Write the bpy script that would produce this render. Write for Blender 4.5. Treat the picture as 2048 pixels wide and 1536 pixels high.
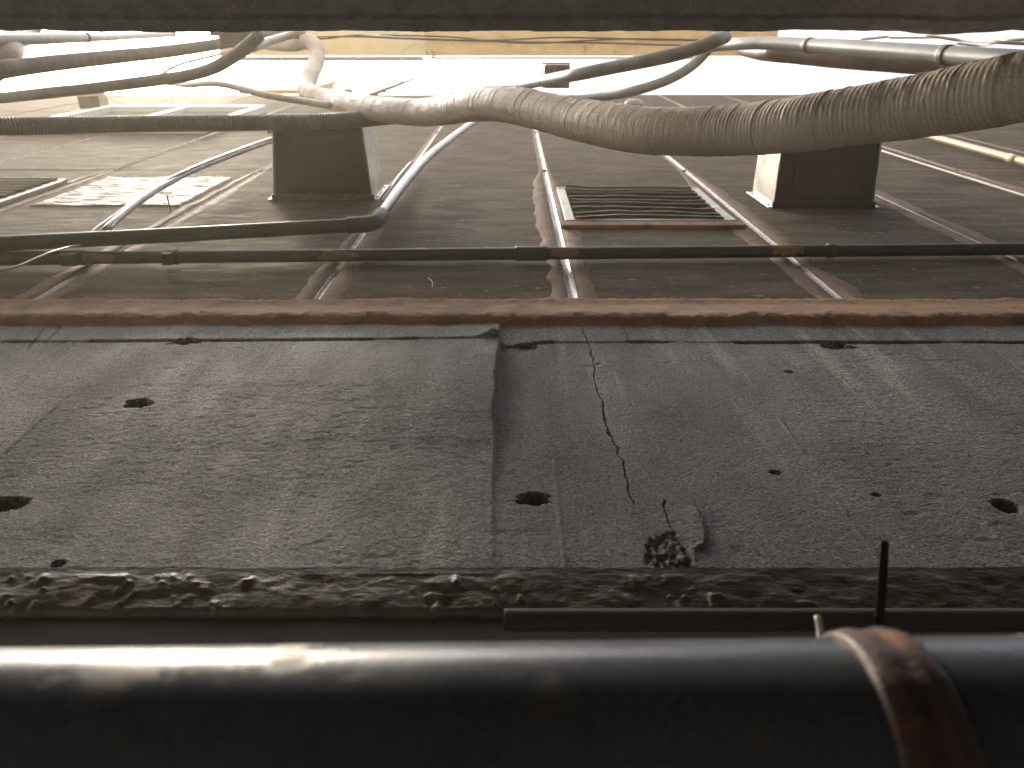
import bpy, math, random
import numpy as np

# ------------------------------------------------------------------ camera, sky, sun, exposure
for o in list(bpy.data.objects):
    bpy.data.objects.remove(o, do_unlink=True)
S = bpy.context.scene
COL = S.collection
PITCH = math.radians(65.13)
F = 1538.0                       # focal length in pixels of the 2048 px wide photograph
CZ = 1.5                         # height of the phone above the alley floor
CY = -0.559                      # its distance from the panel wall (wall plane y = 0)
cam_data = bpy.data.cameras.new('camera')
cam = bpy.data.objects.new('camera', cam_data)
COL.objects.link(cam)
cam.location = (0, CY, CZ)
cam.rotation_euler = (math.pi / 2 + PITCH, 0, 0)
cam_data.sensor_width = 36.0
cam_data.lens = F / 2048.0 * 36.0
cam_data.clip_start = 0.02
cam_data.clip_end = 2000
cam_data.dof.use_dof = True
cam_data.dof.focus_distance = 1.35
cam_data.dof.aperture_fstop = 7.0
S.camera = cam

SUN_EL, SUN_AZ = math.radians(68), math.radians(192)   # azimuth measured from +x, anticlockwise
world = bpy.data.worlds.new('World')
S.world = world
world.use_nodes = True
wn = world.node_tree
sky = wn.nodes.new('ShaderNodeTexSky')
sky.sky_type = 'NISHITA'
sky.sun_disc = False
sky.sun_elevation = SUN_EL
sky.sun_rotation = math.radians(90) - SUN_AZ
sky.air_density = 1.0
sky.dust_density = 6.0
sky.ozone_density = 0.3
bg = wn.nodes['Background']
hs = wn.nodes.new('ShaderNodeHueSaturation')
hs.inputs['Saturation'].default_value = 0.62
wn.links.new(sky.outputs[0], hs.inputs['Color'])
wn.links.new(hs.outputs[0], bg.inputs[0])
bg.inputs[1].default_value = 0.15
sd = bpy.data.lights.new('sun', 'SUN')
sd.energy = 2.1
sd.angle = math.radians(10)
sd.color = (1.0, 0.87, 0.67)
sun = bpy.data.objects.new('sun', sd)
COL.objects.link(sun)
from mathutils import Vector
sdir = Vector((math.cos(SUN_EL) * math.cos(SUN_AZ), math.cos(SUN_EL) * math.sin(SUN_AZ), math.sin(SUN_EL)))
sun.rotation_euler = sdir.to_track_quat('Z', 'Y').to_euler()
sun.location = (-4, -4, 14)
S.view_settings.view_transform = 'Standard'
S.view_settings.look = 'None'
S.view_settings.gamma = 1.0
S.view_settings.exposure = 1.42
S.view_settings.use_curve_mapping = False
S.cycles.max_bounces = 12
S.cycles.diffuse_bounces = 8
S.cycles.glossy_bounces = 5

# ------------------------------------------------------------------ measuring helpers (photograph -> place)
CP, SP = math.cos(PITCH), math.sin(PITCH)
def ray(px, py):
    a = (px - 1024) / F
    b = (768 - py) / F
    return np.array([a, CP - b * SP, SP + b * CP])
def on_y(px, py, y=0.0):
    """point of the sight line at the plane y (0 = panel wall)"""
    d = ray(px, py)
    t = (y - CY) / d[1]
    return np.array([0, CY, CZ]) + d * t
def on_h(px, py, h):
    """point of the sight line at h metres above the camera"""
    d = ray(px, py)
    return np.array([0, CY, CZ]) + d * (h / d[2])
def at_d(px, py, Z):
    """point of the sight line at depth Z"""
    return np.array([0, CY, CZ]) + ray(px, py) * Z
def zw(py):
    return on_y(1024, py)[2]

# ------------------------------------------------------------------ noise
def _hash(ix, iy, seed):
    n = (ix.astype(np.int64) * 374761393 + iy.astype(np.int64) * 668265263 + seed * 974711) & 0xffffffff
    n = ((n ^ (n >> 13)) * 1274126177) & 0xffffffff
    return ((n ^ (n >> 16)) & 0xffff) / 65535.0
def vn(x, y, s, seed=0):
    x = np.asarray(x, float) / s; y = np.asarray(y, float) / s
    x, y = np.broadcast_arrays(x, y)
    ix = np.floor(x); iy = np.floor(y)
    fx = x - ix; fy = y - iy
    fx = fx * fx * (3 - 2 * fx); fy = fy * fy * (3 - 2 * fy)
    a = _hash(ix, iy, seed); b = _hash(ix + 1, iy, seed)
    c = _hash(ix, iy + 1, seed); d = _hash(ix + 1, iy + 1, seed)
    return (a + (b - a) * fx) * (1 - fy) + (c + (d - c) * fx) * fy
def fbm(x, y, s, o=4, seed=0):
    v = 0; amp = .5; tot = 0
    for k in range(o):
        v = v + amp * vn(x, y, s, seed + k * 17); tot += amp
        amp *= .5; s *= .5
    return v / tot
def sst(a, b, x):
    t = np.clip((x - a) / (b - a), 0, 1)
    return t * t * (3 - 2 * t)

# ------------------------------------------------------------------ materials
def mat(name, c1, c2=None, scale=8.0, stretch=(1, 1, 1), rough=.6, rough2=None, metal=0.0, bump=0.0, bscale=200.0,
        bstretch=(1, 1, 1), c3=None, s3=3.0, t3=(.55, .7), spec=.5, bump2=0.0, b2scale=30.0, attr=None, attr_col=None, coat=0.0, st3=(1,1,1), r3=None, grain=0.0, gscale=320.0, c4=None, s4=60.0, t4=(.7,.76), st4=(1,1,1)):
    m = bpy.data.materials.new(name)
    m.use_nodes = True
    nt = m.node_tree
    N = nt.nodes; L = nt.links
    p = N['Principled BSDF']
    geo = N.new('ShaderNodeNewGeometry')
    def noise(sc, st, det=6, ro=.6):
        mp = N.new('ShaderNodeMapping'); mp.inputs['Scale'].default_value = st
        L.new(geo.outputs['Position'], mp.inputs[0])
        n = N.new('ShaderNodeTexNoise'); n.inputs['Scale'].default_value = sc
        n.inputs['Detail'].default_value = det; n.inputs['Roughness'].default_value = ro
        L.new(mp.outputs[0], n.inputs['Vector'])
        return n.outputs['Fac']
    def ramp(src, lo, hi):
        r = N.new('ShaderNodeMapRange'); r.inputs[1].default_value = lo; r.inputs[2].default_value = hi
        r.interpolation_type = 'SMOOTHSTEP'
        L.new(src, r.inputs[0]); return r.outputs[0]
    def mix(f, a, b):
        x = N.new('ShaderNodeMix'); x.data_type = 'RGBA'
        L.new(f, x.inputs[0])
        for sock, v in ((x.inputs[6], a), (x.inputs[7], b)):
            if isinstance(v, tuple): sock.default_value = (*v, 1)
            else: L.new(v, sock)
        return x.outputs[2]
    nf = ramp(noise(scale, stretch), .3, .7)
    col = mix(nf, c1, c2 or c1)
    rsock = None
    if rough2 is not None:
        r = N.new('ShaderNodeMapRange'); r.inputs[3].default_value = rough; r.inputs[4].default_value = rough2
        L.new(ramp(noise(scale * 1.7, stretch), .3, .7), r.inputs[0]); rsock = r.outputs[0]
    if c3:
        f3 = ramp(noise(s3, st3, 8, .65), *t3)
        col = mix(f3, col, c3)
        if r3 is not None:
            r = N.new('ShaderNodeMix'); L.new(f3, r.inputs[0])
            if rsock: L.new(rsock, r.inputs[2])
            else: r.inputs[2].default_value = rough
            r.inputs[3].default_value = r3
            rsock = r.outputs[0]
    if c4:
        col = mix(ramp(noise(s4, st4, 4, .6), *t4), col, c4)
    if grain:
        gm = N.new('ShaderNodeMapRange'); gm.inputs[1].default_value = .3; gm.inputs[2].default_value = .7
        gm.inputs[3].default_value = 1 - grain; gm.inputs[4].default_value = 1 + grain
        L.new(noise(gscale, bstretch, 4, .7), gm.inputs[0])
        vm = N.new('ShaderNodeVectorMath'); vm.operation = 'SCALE'
        L.new(col, vm.inputs[0]); L.new(gm.outputs[0], vm.inputs['Scale'])
        col = vm.outputs[0]
    if attr:
        at = N.new('ShaderNodeAttribute'); at.attribute_name = attr
        col = mix(at.outputs['Fac'], col, attr_col)
    L.new(col, p.inputs['Base Color'])
    if rsock: L.new(rsock, p.inputs['Roughness'])
    else: p.inputs['Roughness'].default_value = rough
    p.inputs['Metallic'].default_value = metal
    p.inputs['Specular IOR Level'].default_value = spec
    p.inputs['Coat Weight'].default_value = coat
    p.inputs['Coat Roughness'].default_value = .15
    last = None
    for amt, sc, st in ((bump, bscale, bstretch), (bump2, b2scale, bstretch)):
        if amt:
            b = N.new('ShaderNodeBump'); b.inputs['Strength'].default_value = 1.0
            b.inputs['Distance'].default_value = amt
            L.new(noise(sc, st, 5, .65), b.inputs['Height'])
            if last: L.new(last, b.inputs['Normal'])
            last = b.outputs[0]
    if last: L.new(last, p.inputs['Normal'])
    return m

M = {}
M['concrete'] = mat('weathered_concrete', (.118, .122, .121), (.20, .204, .202), 3.5, (1.6, 1, .8), .85, .7, grain=.95, gscale=300, c4=(.27, .27, .262), s4=5.5, t4=(.54, .7), st4=(2.6, 1, .35), st3=(2.2, 1, .4), bump=.0032, bscale=300, bstretch=(.7, 1, 1),
                    c3=(.085, .082, .075), s3=5, t3=(.5, .75), bump2=.0016, b2scale=420, attr='recess_dark', attr_col=(.035, .032, .028))  # the attribute colours pits, holes, cracks and the ragged line darker
M['mortar'] = mat('rough_mortar', (.34, .33, .30), (.46, .445, .41), 40, rough=.9, bump=.003, bscale=150)
M['panel'] = mat('grey_brown_wall_paint', (.046, .035, .025), (.105, .082, .058), 3.0, (1.2, 1, 5), .95, .72, spec=.09, grain=.6, gscale=170, c4=(.2, .175, .14), s4=22, t4=(.6, .7), st4=(1, 1, 2.5), bump=.0006, bscale=260,
                 c3=(.034, .027, .022), s3=2.5, t3=(.48, .75), st3=(1, 1, 2.2), bump2=.0006, b2scale=45)
M['core'] = mat('dark_wall_core', (.05, .045, .04), rough=.9)
M['sealant'] = mat('brown_sealant', (.18, .103, .058), (.26, .155, .092), 14, (1, 1, 1), .95, .75, bump=.0018, bscale=200, c3=(.09, .055, .036), s3=9, grain=.3, spec=.28)
M['smear'] = mat('dusty_sealant_smear', (.105, .062, .036), (.16, .098, .06), 20, (1, 1, 1), .9, .7, bump=.0014, bscale=260, c3=(.22, .17, .125), s3=60, t3=(.6, .75), grain=.3, spec=.4)
M['gloss_sealant'] = mat('glossy_brown_sealant', (.115, .068, .038), (.165, .1, .058), 14, rough=.16, rough2=.34, bump=.0008, bscale=90, bstretch=(1, 1, 2))
M['wet_sealant'] = mat('dark_brown_sealant', (.07, .052, .036), (.125, .096, .068), 12, rough=.5, rough2=.26, bump=.0018, bscale=140, bstretch=(.5, 1, 1.4))
M['patch'] = mat('glossy_clear_coating', (.22, .19, .155), (.34, .30, .25), 60, (3, 1, .6), .34, .55, bump=.003, bscale=120, bstretch=(.35, 1, 1.6), c3=(.12, .09, .065), s3=32, st3=(.35, 1, 2.4), t3=(.42, .56), r3=.85, grain=.3)
M['black'] = mat('black_plastic', (.018, .018, .018), (.032, .031, .03), 14, rough=.55, rough2=.4, spec=.25, bump=.0002, bscale=300)
M['dark_tube'] = mat('dark_corrugated_plastic', (.09, .088, .08), (.14, .136, .122), 20, rough=.5)  # black tubes lifted towards grey, glare put into the colour
M['grey_tube'] = mat('dusty_grey_plastic', (.19, .19, .175), (.27, .265, .25), 15, rough=.4)
M['glossy_tube'] = mat('glossy_grey_plastic', (.16, .168, .175), (.22, .225, .23), 12, rough=.12, rough2=.24, spec=.8)
M['tape'] = mat('brown_wrapping_tape', (.51, .43, .35), (.60, .515, .43), 7, (1, 1, 1), .55, .4, bump=.0004, bscale=260, c3=(.44, .365, .295), s3=16, grain=.15)
M['tape_dark'] = mat('dusty_brown_tape', (.15, .105, .082), (.21, .155, .125), 9, rough=.5, rough2=.36, bump=.0006, bscale=200)
M['tape_beige'] = mat('beige_wrapping_tape', (.32, .27, .20), (.42, .36, .27), 12, rough=.5)
M['galv'] = mat('stained_galvanised_steel', (.50, .49, .45), (.66, .65, .60), 9, rough=.42, rough2=.28, metal=.55, c3=(.34, .31, .23), s3=14, t3=(.5, .8), bump=.0004, bscale=40)
M['hood_under'] = mat('dark_sheet_metal', (.025, .021, .019), (.042, .034, .03), 6, rough=.6, bump=.0003, bscale=90)  # hood undersides, coloured much darker than the side plates
M['hood_panel'] = mat('dark_reddish_panel', (.045, .032, .027), (.065, .047, .039), 8, rough=.6, bump=.0004, bscale=60)  # inset of the underside, a slightly redder dark tone
M['louvre'] = mat('louvre_aluminium', (.36, .335, .27), (.48, .45, .37), 12, rough=.45, rough2=.3, metal=.2, c3=(.3, .25, .16), s3=12)
M['pipe'] = mat('dirty_grey_pipe_paint', (.060, .071, .088), (.082, .095, .115), 6, rough=.22, rough2=.34, spec=.55, bump=.0002, bscale=160,
                c3=(.115, .098, .068), s3=20, t3=(.54, .68), r3=.6, grain=.15, gscale=120, coat=.1)
M['rust'] = mat('rusty_paint', (.070, .043, .036), (.105, .066, .055), 20, rough=.5, rough2=.34, bump=.0012, bscale=160, c3=(.22, .09, .04), s3=34, t3=(.54, .62), c4=(.3, .31, .31), s4=30, t4=(.68, .7))
M['orange'] = mat('orange_rusted_board', (.42, .14, .035), (.5, .2, .06), 9, rough=.6)
M['cream'] = mat('cream_painted_board', (.62, .50, .29), (.70, .58, .36), 5, rough=.7, bump=.001, bscale=60)
M['tan'] = mat('tan_weathered_board', (.46, .29, .11), (.60, .41, .18), 4, (1, 3, 1), .7, bump=.002, bscale=60, c3=(.30, .17, .06), s3=4)
M['white'] = mat('white_painted_metal', (.7, .7, .66), (.78, .78, .74), 8, rough=.4)
M['slab'] = mat('dark_concrete_soffit', (.36, .365, .345), (.44, .445, .42), 3, (1, 3, 1), .85, bump=.0007, bscale=160, c3=(.30, .30, .285), s3=5)
M['neigh'] = mat('neighbour_render', (.27, .26, .24), (.36, .345, .32), 2, rough=.85, bump=.002, bscale=90)
M['ground'] = mat('alley_concrete', (.26, .255, .245), (.36, .35, .33), 2, rough=.9, bump=.002, bscale=60)
M['yellow'] = mat('yellowed_plastic', (.52, .43, .24), (.6, .5, .3), 12, rough=.45)
M['cable'] = mat('pale_cable_sheath', (.42, .35, .27), (.5, .43, .34), 20, rough=.5)
M['wire'] = mat('black_wire', (.02, .02, .018), rough=.5)
M['white_sealant'] = mat('pale_joint_cord', (.5, .47, .4), (.62, .58, .5), 20, rough=.5)
M['twig'] = mat('dry_bark', (.20, .13, .06), (.32, .22, .11), 30, rough=.8)
M['glass'] = mat('window_glass', (.05, .055, .055), rough=.05)
M['dark'] = mat('dark_interior', (.015, .014, .012), rough=.9)
M['blue_cord'] = mat('blue_grey_cord', (.25, .27, .32), (.35, .37, .42), 60, rough=.3)
M['bone'] = mat('pale_cut_tie', (.62, .55, .40), (.7, .63, .48), 40, rough=.5)

# ------------------------------------------------------------------ object helpers
def thing(name, loc, label, cat, group=None):
    o = bpy.data.objects.new(name, None)
    COL.objects.link(o)
    o.location = tuple(float(v) for v in loc)
    o.empty_display_size = .05
    o['label'] = label; o['category'] = cat
    if group: o['group'] = group
    return o
def tag(o, label, cat, group=None):
    o['label'] = label; o['category'] = cat
    if group: o['group'] = group
    return o
def origin_of(parent):
    p = np.zeros(3)
    while parent is not None:
        p = p + np.array(parent.location); parent = parent.parent
    return p
def obj(name, v, f, m, parent=None, smooth=True, attrs=None):
    """one mesh object from world coordinates"""
    v = np.asarray(v, float).reshape(-1, 3)
    if parent is None:
        org = v.mean(0); loc = org
    else:
        org = v.mean(0); loc = org - origin_of(parent)
    me = bpy.data.meshes.new(name)
    f = np.asarray(f) if not isinstance(f, list) else f
    vv = (v - org).astype(np.float32)
    if isinstance(f, np.ndarray):
        n = len(f); k = f.shape[1]
        me.vertices.add(len(vv)); me.vertices.foreach_set('co', vv.ravel())
        me.loops.add(n * k); me.loops.foreach_set('vertex_index', f.astype(np.int32).ravel())
        me.polygons.add(n)
        me.polygons.foreach_set('loop_start', np.arange(0, n * k, k, dtype=np.int32))
        me.polygons.foreach_set('loop_total', np.full(n, k, dtype=np.int32))
        me.update(calc_edges=True)
    else:
        me.from_pydata([tuple(map(float, q)) for q in vv], [], f)
    me.validate()
    me.polygons.foreach_set('use_smooth', np.full(len(me.polygons), smooth, dtype=bool))
    if attrs:
        for an, av in attrs.items():
            a = me.attributes.new(an, 'FLOAT', 'POINT')
            a.data.foreach_set('value', np.asarray(av, np.float32).ravel())
    me.materials.append(m)
    o = bpy.data.objects.new(name, me)
    COL.objects.link(o)
    o.location = tuple(float(q) for q in loc)
    if parent is not None: o.parent = parent
    return o
def gridf(nu, nv, wrap=False):
    """quads of a grid of nu rows and nv columns (index = row * nv + col)"""
    i = np.arange(nu - 1)[:, None]; j = np.arange(nv if wrap else nv - 1)[None, :]
    j2 = (j + 1) % nv
    a = i * nv + j; b = i * nv + j2; c = (i + 1) * nv + j2; d = (i + 1) * nv + j
    return np.stack([a, b, c, d], -1).reshape(-1, 4)
def spline(pts, step):
    P = np.asarray(pts, float)
    if len(P) == 2:
        n = max(2, int(np.linalg.norm(P[1, :3] - P[0, :3]) / step) + 1)
        t = np.linspace(0, 1, n)[:, None]
        return P[0] * (1 - t) + P[1] * t
    E = np.vstack([2 * P[0] - P[1], P, 2 * P[-1] - P[-2]])
    out = []
    for i in range(1, len(E) - 2):
        p0, p1, p2, p3 = E[i - 1], E[i], E[i + 1], E[i + 2]
        t = np.linspace(0, 1, 40, endpoint=False)[:, None]
        out.append(.5 * (2 * p1 + (p2 - p0) * t + (2 * p0 - 5 * p1 + 4 * p2 - p3) * t ** 2 + (3 * p1 - p0 - 3 * p2 + p3) * t ** 3))
    out = np.vstack(out + [P[-1:]])
    s = np.r_[0, np.cumsum(np.linalg.norm(np.diff(out[:, :3], axis=0), axis=1))]
    n = max(3, int(s[-1] / step) + 1)
    q = np.linspace(0, s[-1], n)
    return np.stack([np.interp(q, s, out[:, k]) for k in range(out.shape[1])], 1)
def frames(P):
    T = np.gradient(P, axis=0); T /= np.linalg.norm(T, axis=1)[:, None]
    up = np.array([0, -1.0, 0])
    if abs(T[0] @ up) > .9: up = np.array([1.0, 0, 0])
    n = up - T[0] * (up @ T[0]); n /= np.linalg.norm(n)
    NN = [n]
    for i in range(1, len(P)):
        n = NN[-1] - T[i] * (NN[-1] @ T[i]); n /= np.linalg.norm(n); NN.append(n)
    NN = np.array(NN); B = np.cross(T, NN)
    return T, NN, B
def tube_vf(pts, r, segs=20, step=.02, mod=None, caps=True):
    P = spline(pts, step)
    rad = P[:, 3] if P.shape[1] > 3 else np.full(len(P), r)
    P = P[:, :3]
    T, NN, B = frames(P)
    s = np.r_[0, np.cumsum(np.linalg.norm(np.diff(P, axis=0), axis=1))]
    ph = np.linspace(0, 2 * math.pi, segs, endpoint=False)
    R = rad[:, None] * np.ones(segs)
    if mod is not None: R = R + mod(s[:, None], ph[None, :])
    V = P[:, None] + R[..., None] * (np.cos(ph)[None, :, None] * NN[:, None] + np.sin(ph)[None, :, None] * B[:, None])
    n = len(P)
    f = gridf(n, segs, True).tolist() if caps else gridf(n, segs, True)
    if caps:
        f.append(list(range(segs))[::-1]); f.append([(n - 1) * segs + k for k in range(segs)])
    return V.reshape(-1, 3), f
def tube(name, pts, r, m, parent=None, segs=20, step=.02, mod=None, caps=True):
    v, f = tube_vf(pts, r, segs, step, mod, caps)
    return obj(name, v, f, m, parent)
def box_vf(lo, hi, bev=0.0):
    x0, y0, z0 = lo; x1, y1, z1 = hi
    if not bev:
        v = [(x, y, z) for z in (z0, z1) for y in (y0, y1) for x in (x0, x1)]
        f = [[0, 2, 3, 1], [4, 5, 7, 6], [0, 1, 5, 4], [2, 6, 7, 3], [0, 4, 6, 2], [1, 3, 7, 5]]
        return v, f
    import bmesh
    bm = bmesh.new()
    v, f = box_vf(lo, hi)
    vs = [bm.verts.new(q) for q in v]
    for q in f: bm.faces.new([vs[k] for k in q])
    bmesh.ops.bevel(bm, geom=bm.edges[:], offset=bev, segments=2, affect='EDGES', profile=.5)
    bm.verts.index_update()
    v = [tuple(q.co) for q in bm.verts]; f = [[q.index for q in k.verts] for k in bm.faces]
    bm.free()
    return v, f
def box(name, lo, hi, m, parent=None, bev=0.0):
    v, f = box_vf(lo, hi, bev)
    return obj(name, v, f, m, parent, smooth=False)
def join(parts):
    V = []; Fc = []; k = 0
    for v, f in parts:
        v = np.asarray(v, float).reshape(-1, 3); V.append(v)
        Fc += [[i + k for i in q] for q in f]; k += len(v)
    return np.vstack(V), Fc

# ------------------------------------------------------------------ ground
g = box('ground', (-60, -60, -.3), (60, 60, 0), M['ground']); g['kind'] = 'structure'

# ------------------------------------------------------------------ the concrete building with panels
XL, XR = -4.2, 7.5               # its ends along the alley
ZB = zw(1150)                    # underside of the concrete beam
ZT = zw(648)                     # top of the concrete beam
ZP = zw(606)                     # bottom of the wall panels
ZTOP = on_y(1024, 189)[2]        # parapet
bld = thing('panel_building', (0, 0, 0), 'grey brown panel-clad building wall above a rough cracked concrete beam', 'building')

# concrete beam: fine grid in view, with the step, tie holes, crack, spalled patch
bx0, bx1 = -1.45, 1.45
st = .0024
gx = np.r_[np.arange(bx0, .07, st), np.arange(.07, .275, .0010), np.arange(.275, bx1 + st, st)]; gz = np.arange(ZB - .004, ZT + .03, st)
X, Z = np.meshgrid(gx, gz)
H = .0008 * fbm(X * .5, Z, .05, 4, 3) + .004 * fbm(X, Z, .3, 2, 9)          # height towards the alley (-y)
H += .0003 * vn(X * .25, Z, .007, 21) + .0007 * vn(X * .5, Z, .0042, 31)
pit = sst(.66, .78, fbm(X * .5, Z, .011, 3, 41)) * sst(.5, .66, fbm(X, Z, .2, 3, 43))
pit = np.maximum(pit, sst(.70, .80, fbm(X * .35, Z * 1.2, .02, 4, 45)) * sst(.52, .66, fbm(X, Z, .26, 3, 47)))
pit = pit * .4
H -= .0016 * pit
recess_dark = .3 * pit
# board marks
for xx, sd_ in ((-1.02, 1), (-.73, 2), (.06, 3), (.42, 4), (.95, 5)):
    wob = .004 * (fbm(Z, Z * 0, .2, 2, sd_) - .5)
    H += .0012 * np.exp(-((X - xx - wob - .00 * Z) / .0025) ** 2) * sst(.4, .6, vn(Z, Z * 0, .12, sd_ + 70))
# the smoother mortar band on top and its ragged lower line
zl = zw(688) + .006 * (fbm(X, X * 0, .12, 3, 5) - .5)
band = sst(-.003, .003, Z - zl)
H = H * (1 - .75 * band) + band * .0045
ln = np.exp(-((Z - zl) / .004) ** 2) * sst(.35, .6, vn(X, X * 0, .05, 77))
H -= .005 * ln; recess_dark += .6 * ln
# the proud left half: its edge runs down at x ~ -0.03
def wx(px, py): return on_y(px, py)[0]
ze = np.array([zw(y) for y in (1160, 1000, 905, 840, 780, 730, 690, 655)])
xe = np.array([wx(990, 1160) + .0, wx(986, 1000), wx(989, 905), wx(988, 840), wx(991, 780), wx(995, 730), wx(999, 690), wx(1001, 655)])
he = np.array([.001, .003, .008, .017, .023, .021, .012, .003])
ex = np.interp(Z, ze, xe) + .004 * (fbm(Z, Z * 0, .03, 3, 15) - .5)
ehh = np.interp(Z, ze, he)
left = sst(.0015, -.0015, X - ex)
H += left * ehh * np.exp(-np.clip(ex - X, 0, None) / .55)
hol = np.interp(Z, [zw(930), zw(900), zw(760), zw(690), zw(660)], [0, .004, .017, .012, .004])
H -= (1 - left) * hol * np.exp(-(np.clip(X - ex, 0, None) / .05) ** 2)
# crack: the groove's shade is also put into the colour
def polyd(pts):
    P = np.array([on_y(a, b)[[0, 2]] for a, b in pts])
    d = np.full(X.shape, 9.0)
    jx = .012 * (fbm(X, Z, .02, 4, 91) - .5); jz = .012 * (fbm(X, Z, .02, 4, 93) - .5)
    for (x0, z0), (x1, z1) in zip(P[:-1], P[1:]):
        dx, dz = x1 - x0, z1 - z0
        t = np.clip(((X + jx - x0) * dx + (Z + jz - z0) * dz) / (dx * dx + dz * dz), 0, 1)
        d = np.minimum(d, np.hypot(X + jx - x0 - t * dx, Z + jz - z0 - t * dz))
    return d
for pts, w, dep in (([(1160, 655), (1178, 690), (1190, 735), (1186, 755), (1203, 800), (1215, 860), (1236, 905), (1252, 945), (1258, 985), (1270, 1010)], .0009, .006),
                    ([(1325, 1005), (1330, 1030), (1342, 1055), (1352, 1075)], .0010, .005),
                    ([(1165, 735), (1186, 735), (1200, 728)], .0008, .004),
                    ([(1240, 650), (1262, 690)], .0008, .003),
                    ([(90, 660), (60, 700)], .0018, .004), ([(125, 655), (95, 690)], .0016, .004)):
    d = polyd(pts)
    c = np.exp(-(d / w) ** 2)
    H -= dep * c * .8; recess_dark += .55 * c
# tie holes and chips
def bowl(px, py, r, dep, ragged=.3, ax=1.0, seed=0):
    global H, recess_dark
    cx, _, cz = on_y(px, py)
    ang = np.arctan2(Z - cz, (X - cx) * ax)
    rr = np.hypot((X - cx) * ax, Z - cz)
    rim = r * (1 + ragged * (fbm(np.cos(ang) * 2 + seed * 7, np.sin(ang) * 2, .8, 3, seed) - .5) * 2)
    k = sst(1.0, .82, rr / rim)
    H = H * (1 - .7 * k) - .7 * dep * k + .003 * k * (fbm(X, Z, .01, 3, seed + 5) - .5)
    recess_dark = recess_dark + .4 * k
for a in ((280, 817, .017, .013, .5, .75, 1), (1068, 1002, .017, .016, .35, .8, 2), (2010, 1016, .0165, .022, .06, 1.0, 3), (22, 1012, .018, .012, .5, .7, 4),
          (118, 1132, .0065, .008, .5, .8, 5), (1550, 949, .006, .007, .3, .8, 6), (1578, 748, .006, .006, .3, .8, 7), (1752, 994, .0045, .006, .4, .8, 8),
          (1674, 695, .018, .008, .7, .6, 9), (1046, 694, .016, .010, .6, .55, 10), 
          (370, 690, .016, .006, .8, .5, 13)):
    bowl(*a)
# rough lump left of the step
cx, _, cz = on_y(985, 684)
H += .014 * np.exp(-(((X - cx) / .02) ** 2 + ((Z - cz) / .011) ** 2)) * (.5 + fbm(X, Z, .01, 3, 61))
# spalled patch and the loose flake beside it
PA = np.array([on_y(a, b)[[0, 2]] for a, b in ((1300, 1085), (1330, 1068), (1350, 1066), (1368, 1092), (1392, 1128), (1388, 1150), (1340, 1152), (1296, 1140), (1286, 1112))])
def inside(PA, soft, jit, seed):
    jx = jit * (fbm(X, Z, .015, 3, seed) - .5) * 2; jz = jit * (fbm(X, Z, .015, 3, seed + 1) - .5) * 2
    sgn = np.zeros(X.shape, bool); d = np.full(X.shape, 9.0)
    x = X + jx; z = Z + jz
    for (x0, z0), (x1, z1) in zip(PA, np.roll(PA, -1, 0)):
        c = ((z0 > z) != (z1 > z)) & (x < (x1 - x0) * (z - z0) / (z1 - z0 + 1e-12) + x0)
        sgn ^= c
        dx, dz = x1 - x0, z1 - z0
        t = np.clip(((x - x0) * dx + (z - z0) * dz) / (dx * dx + dz * dz), 0, 1)
        d = np.minimum(d, np.hypot(x - x0 - t * dx, z - z0 - t * dz))
    return sst(-soft, soft, np.where(sgn, d, -d))
k = inside(PA, .0025, .006, 101)
H = H * (1 - k) + k * (-.007 + .007 * fbm(X, Z, .010, 3, 103) + .007 * vn(X, Z, .0045, 105))
recess_dark = recess_dark * (1 - k) + k * .15 * sst(.5, .7, vn(X, Z, .01, 107))
PB = np.array([on_y(a, b)[[0, 2]] for a, b in ((1322, 1008), (1360, 1012), (1394, 1021), (1398, 1034), (1405, 1050), (1411, 1078), (1408, 1100), (1391, 1104), (1386, 1126), (1366, 1088), (1345, 1062))])
k = inside(PB, .0016, .002, 111)
H += k * .0055 * sst(wx(1345, 1040), wx(1405, 1070), X) * sst(zw(1004), zw(1045), Z)
V = np.stack([X, .0 - H, Z], -1).reshape(-1, 3)
obj('concrete_beam', V, gridf(len(gz), len(gx))[:, ::-1] * 1, M['concrete'], bld, attrs={'recess_dark': np.clip(recess_dark, 0, 1)})
for a, b in ((XL, bx0), (bx1, XR)):
    box('concrete_beam', (a, -.002, ZB), (b, .2, ZT + .02), M['concrete'], bld)
# backing core and lower wall
box('wall_core', (XL + .02, .03, ZB - .02), (XR - .02, 5.0, ZTOP - .03), M['core'], bld)
box('lower_wall', (XL, .035, 0), (XR, 5.0, ZB - .02), M['concrete'], bld, .0)
box('parapet_cap', (XL, .004, ZTOP - .02), (XR, .25, ZTOP + .05), M['galv'], bld, .004)

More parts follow.
